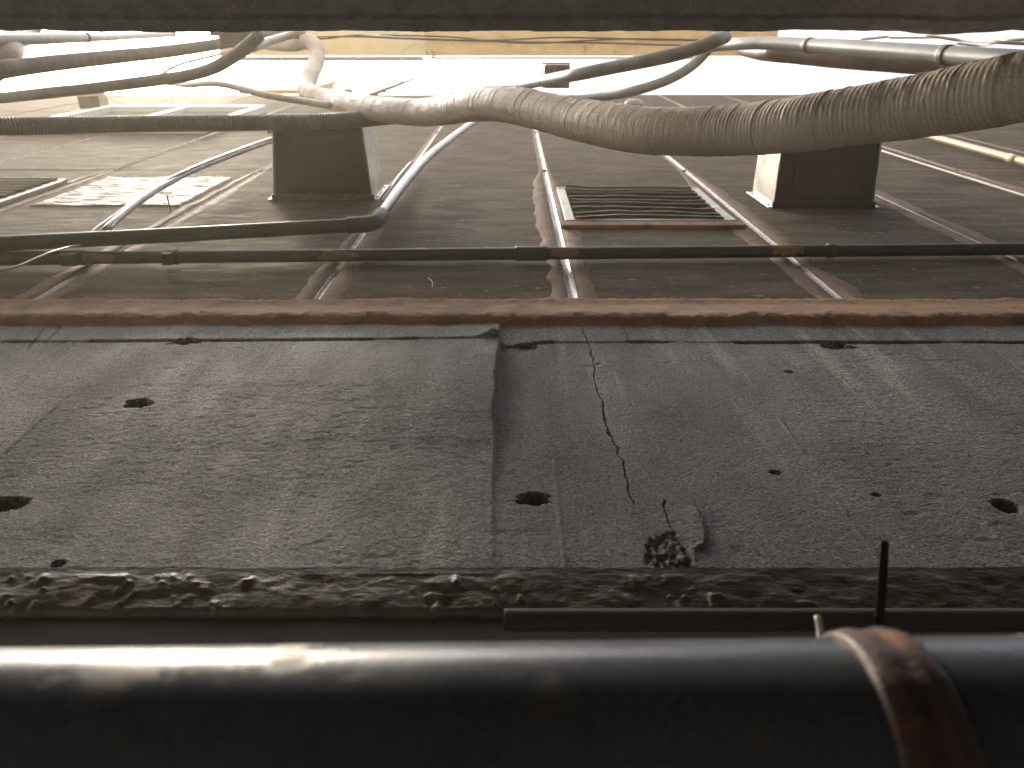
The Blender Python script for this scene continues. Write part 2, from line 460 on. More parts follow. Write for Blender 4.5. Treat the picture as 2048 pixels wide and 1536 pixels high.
# joints: x of the vertical seams
JX = [-4.15, -3.54, -2.94, -2.34, -1.735, -1.075, -.442, .140, .742, 1.335, 1.92, 2.52, 3.12, 3.72, 4.32, 4.92, 5.52, 6.12, 6.72, 7.32]
ROWS = [ZP + .004, zw(340), zw(263), zw(223), ZTOP - .022]
for i in range(len(JX) - 1):
    for k in range(len(ROWS) - 1):
        dy = random.uniform(-.001, .001)
        box('wall_panel', (JX[i] + .009, dy, ROWS[k] + .005), (JX[i + 1] - .009, .03, ROWS[k + 1] - .005), M['panel'], bld, .005)
for k in range(1, len(ROWS) - 1):
    xs = np.arange(JX[0], JX[-1], .03)
    prof = [(-.012, .004), (-.007, -.0008), (-.003, .0008), (0, .003), (.003, .0008), (.007, -.0008), (.012, .004)]
    V = np.array([[x, p[1] + .001 * (vn(x, k * 3.1, .06, 5) - .5), ROWS[k] + p[0] * (1 + .4 * (vn(x, k * 9., .1, 8) - .5))] for x in xs for p in prof])
    obj('horizontal_joint', V, gridf(len(xs), len(prof))[:, ::-1], M['sealant'], bld)
for i, jx in enumerate(JX[2:12]):
    zs = np.r_[np.arange(ZP - .012, 5.2, .006), np.arange(5.2, ZTOP - .02, .05)]
    gr = {5: .011, 6: .012, 3: .010}.get(i, .008)        # groove half width
    us = np.array([-1, -.85, -.6, -.3, 0, .3, .6, .85, 1.0])
    Vv = []; VL = []; VR = []
    up = sst(zw(335), zw(365), zs)                        # 1 below, 0 above: sealant is smeared only on the lower panels
    up = 1 - sst(zw(385), zw(335), zs)
    for z, u in zip(zs, up):
        wl = (.012 + u * (.034 + .034 * (float(fbm(z, i * 5., .18, 3, 3)) - .5) * 2)); wr = (.012 + u * (.036 + .034 * (float(fbm(z, i * 5. + 2, .18, 3, 4)) - .5) * 2))
        lump = .0015 * (float(fbm(z, i * 2., .05, 3, 6)) - .5)
        e1 = .0006 + lump * .4
        VL.append([[jx - gr - wl, .0022, z], [jx - gr - wl * .96, -.0006, z], [jx - gr - wl * .5, -.0013 + lump * .4, z], [jx - gr - .0012, -.0020 * u - .0012, z], [jx - gr - .0008, .002, z]])
        VR.append([[jx + gr + .0008, .002, z], [jx + gr + .0012, -.0020 * u - .0012, z], [jx + gr + wr * .5, -.0013 + lump * .4, z], [jx + gr + wr * .96, -.0006, z], [jx + gr + wr, .0022, z]])
        Vv.append([jx - gr, .003, z])
        for q in (-.97, -.8, -.45, 0, .45, .8, .97):
            Vv.append([jx + gr * q, -.0016 + .0075 * (1 - q * q) + lump, z])
        Vv.append([jx + gr, .003, z])
    obj('vertical_joint', np.array(Vv), gridf(len(zs), 9), M['gloss_sealant'], bld)
    obj('joint_smear', np.array(VL).reshape(-1, 3), gridf(len(zs), 5), M['smear'], bld)
    obj('joint_smear', np.array(VR).reshape(-1, 3), gridf(len(zs), 5), M['smear'], bld)
# brown sealant bead between panels and beam
xs = np.arange(-1.9, 1.95, .004); nq = 22
V = []
qq = np.linspace(0, 1, nq)
XX, QQ = np.meshgrid(xs, qq, indexing='ij')
zt = ZP + .020 + .026 * (fbm(XX, XX * 0, .14, 5, 2) - .5)
zb = ZT - .017 + .026 * (fbm(XX, XX * 0 + 5, .09, 4, 12) - .5)
ZZ = zt * (1 - QQ) + zb * QQ
prof = -.008 * np.sin(np.pi * np.clip(QQ * 1.0, 0, 1)) ** .8 + .003 * np.sin(np.pi * QQ * 2) - .004 * QQ
rag = sst(.62, .9, QQ) * sst(1.0, .93, QQ) + .6 * sst(.3, .08, QQ) * sst(0, .03, QQ)
YY = prof - .010 * rag * (fbm(XX, ZZ, .012, 4, 51)) - .003 * (fbm(XX, ZZ, .05, 3, 53) - .5) + .004 * (QQ < .01) + .014 * (QQ > .99) - .002 - .005 * sst(.5, 1, QQ)
obj('sealant_bead', np.stack([XX, YY, ZZ], -1).reshape(-1, 3), gridf(len(xs), nq), M['sealant'], bld)
# lower brown sealant under the beam: rough, glossy
xs = np.arange(-1.2, 1.25, .003); nq = 34
qq = np.linspace(0, 1, nq)
XX, QQ = np.meshgrid(xs, qq, indexing='ij')
zt = ZB + .006 + .006 * (fbm(XX, XX * 0, .06, 4, 22) - .5)
zb = zw(1222)
ZZ = zt * (1 - QQ) + zb * QQ
lump = fbm(XX * .6, ZZ, .022, 5, 71); drop = sst(.7, .88, vn(XX, ZZ, .009, 73)) * sst(.45, .6, fbm(XX, ZZ, .08, 3, 75))
YY = -.006 + .014 * QQ - .007 * sst(.05, .3, QQ) * (lump - .4) - .0035 * drop * sst(.1, .3, QQ) + .02 * sst(.86, 1.0, QQ + .05 * (fbm(XX, ZZ, .02, 3, 77) - .5))
obj('lower_sealant', np.stack([XX, YY, ZZ], -1).reshape(-1, 3), gridf(len(xs), nq), M['wet_sealant'], bld)
box('lower_ledge', (XL, .012, zw(1330)), (XR, .05, zw(1218)), M['core'], bld, .004)
# glossy brushed patch on a panel
c = [on_y(a, b)[[0, 2]] for a, b in ((130, 412), (432, 414), (486, 358), (240, 356))]
x0, x1 = -1.66, -1.14; z0, z1 = zw(413), zw(357)
us = np.linspace(x0, x1, 70); vs_ = np.linspace(z0, z1, 120)
U, W = np.meshgrid(us, vs_)
edge = np.minimum(np.minimum(U - x0, x1 - U), np.minimum(W - z0, z1 - W))
U2 = U + .012 * (fbm(W, U * 0, .08, 3, 7) - .5); W2 = W + .02 * (fbm(U, W * 0, .1, 3, 8) - .5)
Y = -.0022 - .0022 * fbm(U * .3, W, .03, 3, 9) - .0016 * np.abs(np.sin(U * 110)) * sst(.3, .6, vn(U, W, .05, 5)) - .0012 * np.abs(np.sin(W * 90)) + .006 * (edge < .001)
obj('coating_patch', np.stack([U2, Y, W2], -1).reshape(-1, 3), gridf(120, 70), M['patch'], bld)

# ------------------------------------------------------------------ thin haze volume, added mostly to stand in for lens glare
hz = box('haze', (-62, -62, -1.3), (62, 62, CZ + 11.5), M['core']); hz['kind'] = 'stuff'
hm = bpy.data.materials.new('glare_haze'); hm.use_nodes = True
hm.node_tree.nodes.remove(hm.node_tree.nodes['Principled BSDF'])
pv = hm.node_tree.nodes.new('ShaderNodeVolumePrincipled')
pv.inputs['Color'].default_value = (1.0, .90, .70, 1); pv.inputs['Density'].default_value = .011; pv.inputs['Anisotropy'].default_value = .6
hm.node_tree.links.new(pv.outputs[0], hm.node_tree.nodes['Material Output'].inputs['Volume'])
hz.data.materials.clear(); hz.data.materials.append(hm)

# ------------------------------------------------------------------ neighbouring building: low wall behind the phone, canopy slab over it
nb = thing('neighbour_building', (0, -1.0, 0), 'dark concrete neighbour building whose canopy slab edge hangs overhead', 'building')
HS = 1.15
box('wall', (-3.2, -6.0, 0), (8.0, -.98, CZ + 2.6), M['neigh'], nb)
ye = on_h(1024, 64, HS)[1]
nx = 700; ny = 60
xs = np.linspace(-1.7, 2.4, nx); q = np.linspace(0, 1, ny)
XX, QQ = np.meshgrid(xs, q, indexing='ij')
edge = ye + .004 * (fbm(XX, XX * 0, .1, 3, 81) - .5) * 2 + .0012 * (vn(XX, XX * 0, .008, 85) - .5)
ystart = ye - .075
YY = ystart + (edge - ystart) * QQ
rough = sst(.70, .82, QQ)
ZZ = CZ + HS - rough * (.0045 * fbm(XX, YY * 1.3, .006, 3, 83) + .003) + .05 * sst(.985, 1.0, QQ)
obj('slab_drip_edge', np.stack([XX, YY, ZZ], -1).reshape(-1, 3), gridf(nx, ny), M['mortar'], nb)
box('canopy_slab', (-1.7, -.98, CZ + HS + .001), (8.0, ye - .012, CZ + HS + .13), M['slab'], nb)
box('soffit', (-1.699, -.979, CZ + HS - .006), (8.0, ye - .07, CZ + HS), M['slab'], nb)

# beige boards of a sign-like upper wall high over the alley
up = thing('overhead_fascia', on_h(850, 95, 9.4), 'cream and tan fascia boards of the eave high above the alley', 'eave')
h = 9.0
def fb(name, pa, pb, ya, yb, hh, th, m):
    a = on_h(pa, ya, hh); b = on_h(pb, yb, hh)
    return box(name, (a[0], b[1], CZ + hh), (b[0], a[1], CZ + hh + th), m, up, .006)
fb('cream_board', 440, 848, 112, 40, h, .5, M['cream'])
fb('tan_board', 851, 1560, 112, 40, h - .05, .5, M['tan'])
fb('tan_strip', 851, 1560, 82, 77, h - .09, .03, M['tan'])
fb('trim', 480, 846, 122, 113, h + .06, .05, M['grey_tube'])
fb('trim', 860, 1400, 119, 113.5, h + .02, .05, M['white'])

# ------------------------------------------------------------------ vent hoods on the panel wall
def hood(xa, xb, zbot, depth, taper, label, lip):
    t = thing('vent_hood', ((xa + xb) / 2, 0, zbot), label, 'vent hood', 'sheet metal vent hoods on the panel wall')
    hgt = .25
    xa2, xb2 = xa + taper, xb - taper
    th = .004
    # two side plates, underside, top, front
    def plate(name, quad, m, off):
        q = np.array(quad, float); n = np.cross(q[1] - q[0], q[3] - q[0]); n /= np.linalg.norm(n)
        a = q; b = q + n * off
        f = [[0, 1, 2, 3], [7, 6, 5, 4], [0, 4, 5, 1], [1, 5, 6, 2], [2, 6, 7, 3], [3, 7, 4, 0]]
        return obj(name, np.vstack([a, b]), f, m, t, smooth=False)
    z0, z1 = zbot, zbot + hgt
    plate('side_plate', [(xa, -.001, z0), (xa2, -depth, z0 + .02), (xa2, -depth, z1), (xa, -.001, z1)], M['galv'], th)
    plate('side_plate', [(xb, -.001, z0), (xb, -.001, z1), (xb2, -depth, z1), (xb2, -depth, z0 + .02)], M['galv'], th)
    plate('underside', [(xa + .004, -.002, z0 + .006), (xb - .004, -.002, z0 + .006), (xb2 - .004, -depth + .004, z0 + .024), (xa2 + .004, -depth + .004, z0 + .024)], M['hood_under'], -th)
    plate('top_plate', [(xa + .004, -.002, z1 - .004), (xa2 + .004, -depth, z1 - .004), (xb2 - .004, -depth, z1 - .004), (xb - .004, -.002, z1 - .004)], M['galv'], -th)
    plate('front_plate', [(xa2 + .004, -depth, z0 + .022), (xb2 - .004, -depth, z0 + .022), (xb2 - .004, -depth, z1), (xa2 + .004, -depth, z1)], M['galv'], -th)
    # wall flanges
    fl = .022
    box('flange', (xa - fl, -.006, z0 - .004), (xa - .002, -.0018, z1 + .01), M['galv'], t, .001)
    box('flange', (xb + .002, -.006, z0 - .004), (xb + fl, -.0018, z1 + .01), M['galv'], t, .001)
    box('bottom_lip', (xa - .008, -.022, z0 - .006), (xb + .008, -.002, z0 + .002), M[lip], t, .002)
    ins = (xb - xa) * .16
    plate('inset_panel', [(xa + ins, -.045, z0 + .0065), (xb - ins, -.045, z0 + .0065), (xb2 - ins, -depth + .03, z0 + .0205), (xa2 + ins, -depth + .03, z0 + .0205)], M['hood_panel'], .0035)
    for sx in (xa - fl / 2 - .001, xb + fl / 2 + .001):
        for sz in (z0 + .03, z1 - .03):
            v, f = tube_vf([[sx, -.0062, sz], [sx, -.0095, sz]], .0055, 8, .002)
            obj('screw', v, f, M['galv'], t)
    # folded seams on the sides
    box('seam', (xa - .005, -depth * .94, z0 + .03), (xa + taper * .9 + .001, -depth * .9, z1 - .01), M['galv'], t, .0015)
    return t
hood(-.846, -.497, CZ + 2.76, .25, .022, 'dark tapered vent hood behind the black corrugated duct, left of the bent grey riser', 'rust')
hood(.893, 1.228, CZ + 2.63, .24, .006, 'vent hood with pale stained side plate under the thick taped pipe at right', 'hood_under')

# ------------------------------------------------------------------ louvre vents
def louvre(xa, xb, za, zb, n, warp, label, seed):
    t = thing('louvre_vent', ((xa + xb) / 2, 0, za), label, 'vent', 'louvre vents set in the wall panels')
    fw = .03
    fy0, fy1 = -.015, .0
    box('frame_rail', (xa, fy0, za), (xb, -.001, za + .014), M['louvre'], t, .002)
    box('frame_rail', (xa, fy0, zb - .014), (xb, -.001, zb), M['louvre'], t, .002)
    box('frame_stile', (xa, fy0 + .002, za + .0145), (xa + fw, -.001, zb - .0145), M['louvre'], t, .002)
    box('frame_stile', (xb - fw, fy0 + .002, za + .0145), (xb, -.001, zb - .0145), M['louvre'], t, .002)
    box('back_panel', (xa + .01, -.0035, za + .01), (xb - .01, -.0015, zb - .01), M['core'], t)
    m = 60
    for i in range(n):
        z = za + .03 + (zb - za - .05) * i / (n - 1) + warp * random.uniform(-.008, .008)
        xs = np.linspace(xa + fw + .002, xb - fw - .002, m)
        dz = warp * .024 * (fbm(xs * 1.0, xs * 0 + i * .06, .17, 2, seed) - .5) * 2 + warp * .012 * np.sin((xs - xa) * 9 + i * .25) * (xs - xa) / .5 * .6
        dy = warp * .006 * (fbm(xs, xs * 0 + i * .11, .1, 2, seed + 9) - .5) * 2
        # slat slopes down and outwards
        w = .040
        P = []
        for x, a, b in zip(xs, dz, dy):
            P += [(x, -.005, z + a * .4 + w * .8), (x, -.022 + b * .5, z + a), (x, -.0235 + b * .5, z + a - .010), (x, -.0055, z + a * .4 + w * .8 - .003)]
        obj('slat', np.array(P), gridf(m, 4), M['louvre'], t, smooth=False)
    return t
louvre(.168, .700, zw(449), zw(382), 9, 1.3, 'square louvre vent with buckled slats between two brown joints', 3)
louvre(-2.31, -1.765, zw(440), zw(365), 12, .12, 'louvre vent with straight slats cut off by the left picture edge', 6)
# patch of brown sealant beneath the buckled louvre
obj_bead = box('sealant_strip', (.150, -.014, zw(459)), (.716, .002, zw(450.5)), M['sealant'], bld, .004)

# window high on the wall
w = thing('wall_window', (-2.36, 0, zw(262)), 'white framed window high in the panel wall above the corrugated duct', 'window')
wa, wb, za, zb = -2.93, -1.78, zw(268), zw(225)
box('frame', (wa, -.05, zb - .06), (wb, -.002, zb), M['white'], w, .004)
box('frame', (wa, -.05, za), (wb, -.002, za + .06), M['white'], w, .004)
box('frame', (wa, -.048, za + .061), (wa + .06, -.002, zb - .061), M['white'], w, .004)
box('frame', (wb - .06, -.048, za + .061), (wb, -.002, zb - .061), M['white'], w, .004)
box('mullion', ((wa + wb) / 2 - .02, -.04, za + .061), ((wa + wb) / 2 + .02, -.002, zb - .061), M['white'], w, .004)
box('glass_pane', (wa + .061, -.012, za + .061), ((wa + wb) / 2 - .021, -.006, zb - .061), M['glass'], w)
box('glass_pane', ((wa + wb) / 2 + .021, -.012, za + .061), (wb - .061, -.006, zb - .061), M['glass'], w)

# round vent caps
def cap(px, py, r, label, m, inner):
    c = on_y(px, py, -.01)
    t = thing('round_vent', c, label, 'vent cap', 'round vent caps on the upper wall')
    n = 28
    ph = np.linspace(0, 2 * math.pi, n, endpoint=False)
    prof = [(-.0, 1.15), (-.012, 1.15), (-.014, 1.0), (-r * .8, .96), (-r * 1.25, .8), (-r * 1.45, .45), (-r * 1.5, .02)]
    V = np.array([[c[0] + r * k * math.cos(a), y, c[2] + r * k * math.sin(a) - max(0, (-y - r * .5)) * .1] for y, k in prof for a in ph])
    f = gridf(len(prof), n, True).tolist()
    obj('shell', V, f, M[m], t)
    ph2 = np.linspace(math.pi * 1.25, math.pi * 1.75, 12)
    V = np.array([[c[0] + r * k * math.cos(a), y, c[2] + r * k * 1.012 * math.sin(a) - .004] for y in (-.03, -r * 1.05) for k in (1.02,) for a in ph2])
    obj('opening', V, gridf(2, 12), M[inner], t)
    return t
cap(192, 219, .105, 'beige round vent cap high on the wall under the dark hoses', 'tape_beige', 'dark')
cap(1266, 228, .075, 'small round grey vent cap just above the middle of the taped pipe', 'grey_tube', 'dark')
cap(697, 192, .05, 'smallest round vent cap beside the bend of the taped pipe', 'grey_tube', 'dark')

# ------------------------------------------------------------------ foreground pipe with rusty strap
pr = .057
def fgp(px, py, D=.41):          # axis point below the top silhouette
    d = ray(px, py)
    el = math.atan2(d[2], d[1]) - math.asin(pr / D)
    x = (px - 1024) / F * D * math.cos(.14)
    return np.array([x, CY + D * math.cos(el), CZ + D * math.sin(el)])
A = fgp(-700, 1304); B = fgp(2700, 1262)
fp = thing('steel_pipe', (A + B) / 2, 'large dirty grey pipe running across the bottom, close to the camera', 'pipe')
ext = (B - A) * .3
PX = lambda px: A + (B - A) * ((px + 700) / 3400.0)
tube('pipe_body', [A - ext, B + ext], pr, M['pipe'], fp, 72, .05,
     mod=lambda s, p: .0002 * (vn(s * 8 + 0 * p, p * 2 + 0 * s, 1.0, 3) - .5))
c0 = PX(1682)
ax = (B - A) / np.linalg.norm(B - A)
def smod(s, p):
    w = s / .034
    return .0044 * np.sin(np.pi * np.clip(w, 0, 1)) ** .5 - .0016 * np.exp(-((w - .5) / .16) ** 2) + .0012 * (vn(s * 160 + 0 * p, p * 7 + 0 * s, 1.0, 4) - .5)
tube('pipe_strap', [c0 - ax * .014, c0 + ax * .020], pr + .0012, M['rust'], fp, 72, .0016, mod=smod)
# strap lug at the back with its bolt
lug = c0 + ax * .003 + np.array([0, .03, .0535])
box('strap_lug', tuple(lug + np.array([-.013, -.012, -.006])), tuple(lug + np.array([.013, .03, .004])), M['rust'], fp, .002)
tube('coupling_seam', [PX(1996), PX(1996) + ax * .0012], pr + .0006, M['black'], fp, 72, .0006)
# cable tie tail
a = at_d(1757, 1262, .50); b = at_d(1764, 1180, .515); c = at_d(1770, 1082, .53)
P = spline([a - (b - a) * .5, a, b, c], .004)
wds = np.interp(np.linspace(0, 1, len(P)), [0, .75, .97, 1], [.0032, .0031, .0029, .0025])
V = []
for q, wv in zip(P, wds):
    V += [q + np.array([-wv, -.0007, 0]), q + np.array([wv, .0000, 0]), q + np.array([wv, .0012, 0]), q + np.array([-wv, .0012, 0])]
ct = obj('cable_tie', np.array(V), gridf(len(P), 4, True).tolist() + [[0, 1, 2, 3], [len(V) - 1, len(V) - 2, len(V) - 3, len(V) - 4]], M['black'], smooth=False)
tag(ct, 'black cable tie tail standing up behind the rusty pipe strap', 'cable tie')
a = at_d(1641, 1290, .49); b = at_d(1635, 1232, .50)
st_ = tube('tie_stub', [a, (a + b) / 2 + np.array([.0006, 0, 0]), b], .0021, M['bone'], None, 10, .003)
tag(st_, 'short pale cut tie end sticking up behind the foreground pipe', 'cable tie')
# dark insulated tube under the beam, behind the foreground pipe
P0 = on_y(1088, 1240, -.012); P1 = on_y(2600, 1240, -.012)
it = tube('insulated_tube', [list(P0) + [.003], list(P0 + np.array([.003, 0, 0])) + [.0075], list(P0 + np.array([.008, 0, 0])) + [.0105], list(P0 + np.array([.016, 0, 0])) + [.0115], list(P1) + [.0115]], .0115, M['core'], None, 20, .003)
tag(it, 'dark soft tube tucked under the brown sealant behind the foreground pipe', 'tube')

# ------------------------------------------------------------------ black pipe along the wall
yp = -.024
rp = .0162
A = on_y(-1600, 532, yp); B = on_y(5200, 468.7, yp)
bp = thing('black_wall_pipe', (A + B) / 2, 'straight black pipe crossing the whole wall above the brown bead', 'pipe')
PXb = lambda px: on_y(px, 517 - (px / 2048.0) * 19.0, yp)
tube('pipe_body', [A, PXb(400), PXb(1024), PXb(1600), B], rp, M['black'], bp, 28, .04)
tube('coupling', [PXb(1030), PXb(1094)], rp + .0028, M['black'], bp, 28, .01)
tube('coupling', [PXb(-60), PXb(132)], rp + .0022, M['black'], bp, 28, .01)
tube('ring', [PXb(1654), PXb(1668)], rp + .003, M['black'], bp, 28, .006)
def clampp(px, w):
    c = PXb(px)
    k = tube('clamp', [c - np.array([w, 0, 0]), c + np.array([w, 0, 0])], rp + .003, M['black'], bp, 24, .004)
    box('clamp_lug', tuple(c + np.array([-w * .9, -.018, -rp - .022])), tuple(c + np.array([w * .7, .012, -rp + .002])), M['black'], k, .003)
    box('clamp_lug', tuple(c + np.array([-w * .8, -.010, rp - .001])), tuple(c + np.array([w * .8, .006, rp + .008])), M['black'], k, .003)
clampp(344, .016)
clampp(152, .026)
def smear(px, half, seed, dy=0):
    c = PXb(px)
    xs = np.linspace(-half, half, 36); ph = np.linspace(-.2, 2.5, 20)
    V = []
    for x in xs:
        for p in ph:
            e = (abs(x) / half) ** 2 + ((p - 1.3) / .8) ** 2
            k = 1 - e + 2.2 * (float(fbm(x + px, p * .02, .012, 3, seed)) - .5)
            r = rp + .0022 * max(-1.0, min(1.0, k * 3)) + .0006 * float(vn(x, p * .01, .004, seed))
            V.append(c + np.array([x, -r * math.cos(p), -r * math.sin(p)]))
    obj('sealant_smear', np.array(V), gridf(36, 20), M['smear'], bp)
for px, hf, sd_ in ((186, .06, 1), (676, .056, 2), (1130, .036, 3), (1566, .05, 4)):
    smear(px, hf, sd_)

# ------------------------------------------------------------------ second black pipe with elbow and riser
yq = -.060
dp = thing('drain_pipe', on_y(745, 448, yq), 'black pipe from the left that turns up through an elbow into a shiny grey riser', 'pipe')
rq = .0195
tube('run', [on_y(-1500, 566, yq), on_y(-420, 509, yq), on_y(0, 487.5, yq), on_y(350, 470, yq), on_y(735, 448.5, yq)], rq, M['black'], dp, 28, .04)
e0 = on_y(694, 450.5, yq); e1 = on_y(734, 448.5, yq); e2 = on_y(752, 443, yq); e3 = on_y(762, 429, yq - .002)
tube('elbow', [e0, e0 + (e1 - e0) * .5, e1, e2, e3], rq + .0032, M['black'], dp, 28, .006)
tube('riser', [on_y(758, 436, yq), on_y(772, 414, yq), on_y(818, 356, yq), on_y(868, 304, yq - .005), on_y(953, 240, yq - .015), on_y(1010, 205, yq - .03)], .0172, M['glossy_tube'], dp, 28, .02)
cc = tube('spiral_cord', [on_y(764, 402, -.03), on_y(778, 384, -.03), on_y(800, 352, -.03), on_y(822, 326, -.03)], .006, M['blue_cord'], None, 12, .0025,
          mod=lambda s, p: .0012 * np.sin(2 * np.pi * s / .012 + p))
tag(cc, 'short blue grey ribbed cord tucked along the left of the shiny riser', 'cord')
# shiny conduits curving up to the left hood
cd = tube('bent_conduit', [on_y(190, 484, -.026), on_y(202, 471, -.036), on_y(212, 459, -.052), on_y(249, 426, -.06), on_y(286, 398, -.065), on_y(332, 369, -.07), on_y(401, 335, -.075), on_y(520, 290, -.085), on_y(640, 250, -.09)], .0105, M['glossy_tube'], None, 18, .02)
tag(cd, 'shiny grey conduit curving in front of the glossy patch towards the left vent hood', 'conduit')
cd = tube('bent_cable', [on_y(178, 476, -.03), on_y(189, 461, -.038), on_y(226, 434, -.045), on_y(262, 407, -.06), on_y(318, 369, -.075), on_y(392, 333, -.09), on_y(515, 286, -.10), on_y(640, 245, -.10)], .005, M['glossy_tube'], None, 12, .02)
tag(cd, 'thin grey cable running close along the upper side of the curved conduit', 'cable')
cd = tube('thin_cable', [on_y(-60, 553, -.09), on_y(0, 542, -.09), on_y(37, 532, -.09), on_y(95, 507, -.085), on_y(131, 496, -.07), on_y(160, 490, -.05)], .0026, M['grey_tube'], None, 10, .01)
tag(cd, 'thin pale cable drooping in front of the black pipe at the left edge', 'cable')
# yellowed pipe and pale cord on the right
yl = thing('yellow_pipe', on_y(1990, 308, -.03), 'yellowed thin pipe slanting down the wall at the right edge', 'pipe')
tube('pipe_body', [on_y(1700, 228, -.03), on_y(1870, 275, -.03), on_y(2048, 323, -.03), on_y(2250, 378, -.03), on_y(2900, 560, -.03), on_y(3500, 760, -.03)], .016, M['yellow'], yl, 18, .03)
tube('coupling', [on_y(2018, 315, -.03), on_y(2034, 319.3, -.03)], .019, M['yellow'], yl, 18, .03)
cd = tube('seam_cable', [on_y(1690, 276, -.012), on_y(1762, 301, -.012), on_y(1888, 341, -.012), on_y(2048, 391, -.012), on_y(2300, 470, -.012), on_y(2700, 600, -.012), on_y(3300, 830, -.012)], .0045, M['white_sealant'], None, 10, .03)
tag(cd, 'thin pale cord running along the panel seam right of the right vent hood', 'cord')

# ------------------------------------------------------------------ taped and corrugated pipes overhead
def by_th(rows, r):
    """centre line rows (px, py, apparent thickness) -> points with radius"""
    return [list(at_d(a, b, 2 * r * F / t)) + [r] for a, b, t in rows]
def run_on(P, length, start=False, d=None):
    """carry a line of points on, out of the picture"""
    P = [list(q) for q in P]
    if start: P = P[::-1]
    a, b = np.array(P[-2][:3]), np.array(P[-1][:3])
    u = (b - a) / np.linalg.norm(b - a) if d is None else np.array(d, float) / np.linalg.norm(d)
    for k in (.15, .5, 1.0):
        P.append(list(b + u * length * k) + P[-1][3:])
    return P[::-1] if start else P
def tapemod(r, pitch, seed, wr=1.0):
    def f(s, p):
        u = (s + pitch * p / (2 * math.pi)) / pitch
        saw = u - np.floor(u)
        fine = .0013 * (.15 + .85 * vn(s, p * .25, .05, seed + 8)) * np.abs(np.sin(np.pi * (s + .0072 * p / (2 * np.pi)) / .0072)) ** .6
        k = np.floor(u)
        wrk = sst(.60, .85, vn(s * 1.0 + .004 * np.sin(2 * p), p * .02, .007, seed)) * sst(.35, .6, vn(s, p * .35, .3, seed + 3))
        return wr * (.0022 * saw * .22 + fine + .0009 * wrk * np.clip(np.sin(p * 1.0 + 1.3) + .6, 0, 1) + .0012 * (vn(s + 0 * p, p * .3, .2, seed + 5) - .5) + .0012 * (_hash(k, k * 0, seed) - .5))
    return f
rt = .039
rows = [(520, 84, 25), (581, 88, 28), (610, 82, 29), (630, 92, 29.5), (634, 118, 30), (622, 147, 32), (612, 172, 34), (626, 190, 36), (660, 199, 38), (697, 207, 42), (771, 220, 48), (856, 224, 53), (942, 210, 62), (1010, 208, 68),
        (1078, 221, 73), (1147, 237, 78), (1225, 252, 84), (1303, 262, 89), (1407, 263, 94), (1510, 257.5, 100), (1614, 246, 107), (1717, 231, 113), (1821, 215, 119), (1925, 197, 126), (2045, 174, 134), (2180, 147, 141), (2340, 116, 147), (2560, 78, 152)]
tp = thing('taped_pipe', at_d(1303, 262, 1.4), 'thick brown tape-wrapped pipe snaking across the alley overhead', 'pipe')
tube('tape_wrap', run_on(by_th(rows, rt), 1.0), rt, M['tape'], tp, 56, .0013, mod=tapemod(rt, .026, 7))
e = at_d(575, 90, 2 * rt * F / 27)
# corrugated main duct
def corr(pitch, amp):
    return lambda s, p: amp * np.tanh(2.2 * np.sin(2 * np.pi * s / pitch)) + 0 * p
def hose(rows, r, pitch, amp, m, label, name='corrugated_duct', segs=22):
    P = by_th(rows, r)
    if rows[0][0] < 0: P = run_on(P, 2.0, True, d=(-1, -.02, .02))
    o = tube(name, P, r, M[m], None, segs, pitch / 5 if amp else .015, mod=corr(pitch, amp) if amp else None)
    return tag(o, label, 'duct' if 'duct' in name else 'hose')
hose([(-160, 256, 36), (0, 253, 35), (171, 250, 33), (342, 247, 32), (513, 245.5, 31.5), (650, 243, 31), (740, 237, 30), (830, 226, 29), (950, 205, 28)], .026, .0088, .0018, 'dark_tube',
     'dark corrugated duct passing straight in front of the left vent hood')
hose([(-120, 155, 36), (0, 140, 33), (44, 134, 31), (137, 123, 28), (239, 112.5, 25), (342, 102, 22.5), (444, 87, 20), (500, 78, 19), (560, 66, 18)], .026, .0088, .0018, 'dark_tube',
     'upper of the two dark corrugated ducts at top left, rising to the black bracket')
hose([(-120, 206, 20), (0, 196, 20), (103, 185, 21), (205, 174, 21), (308, 161, 21.5), (376, 151, 22), (427, 136, 23), (468, 112, 24), (500, 88, 25), (520, 68, 25)], .022, .008, .0012, 'dark_tube',
     'lower dark corrugated duct at top left, curving up to the black bracket')
t = tube('taped_tube', by_th([(300, 163, 9), (342, 166.5, 10), (376, 170, 11), (427, 167, 12), (478, 176, 12.5), (530, 189.5, 13), (598, 201, 13.5), (660, 211, 14)], .013), .013, M['tape_beige'], None, 18, .003, mod=tapemod(.013, .03, 9, .35))
tag(t, 'thin beige taped tube ending at the bend of the thick taped pipe', 'tube')
t = tube('beige_cable', by_th([(310, 156, 4), (331, 143, 5), (356, 130, 5), (393, 120, 5), (440, 108, 5), (480, 94, 5)], .006), .006, M['cable'], None, 10, .02)
tag(t, 'thin beige cable looped beside the lower dark duct at top left', 'cable')
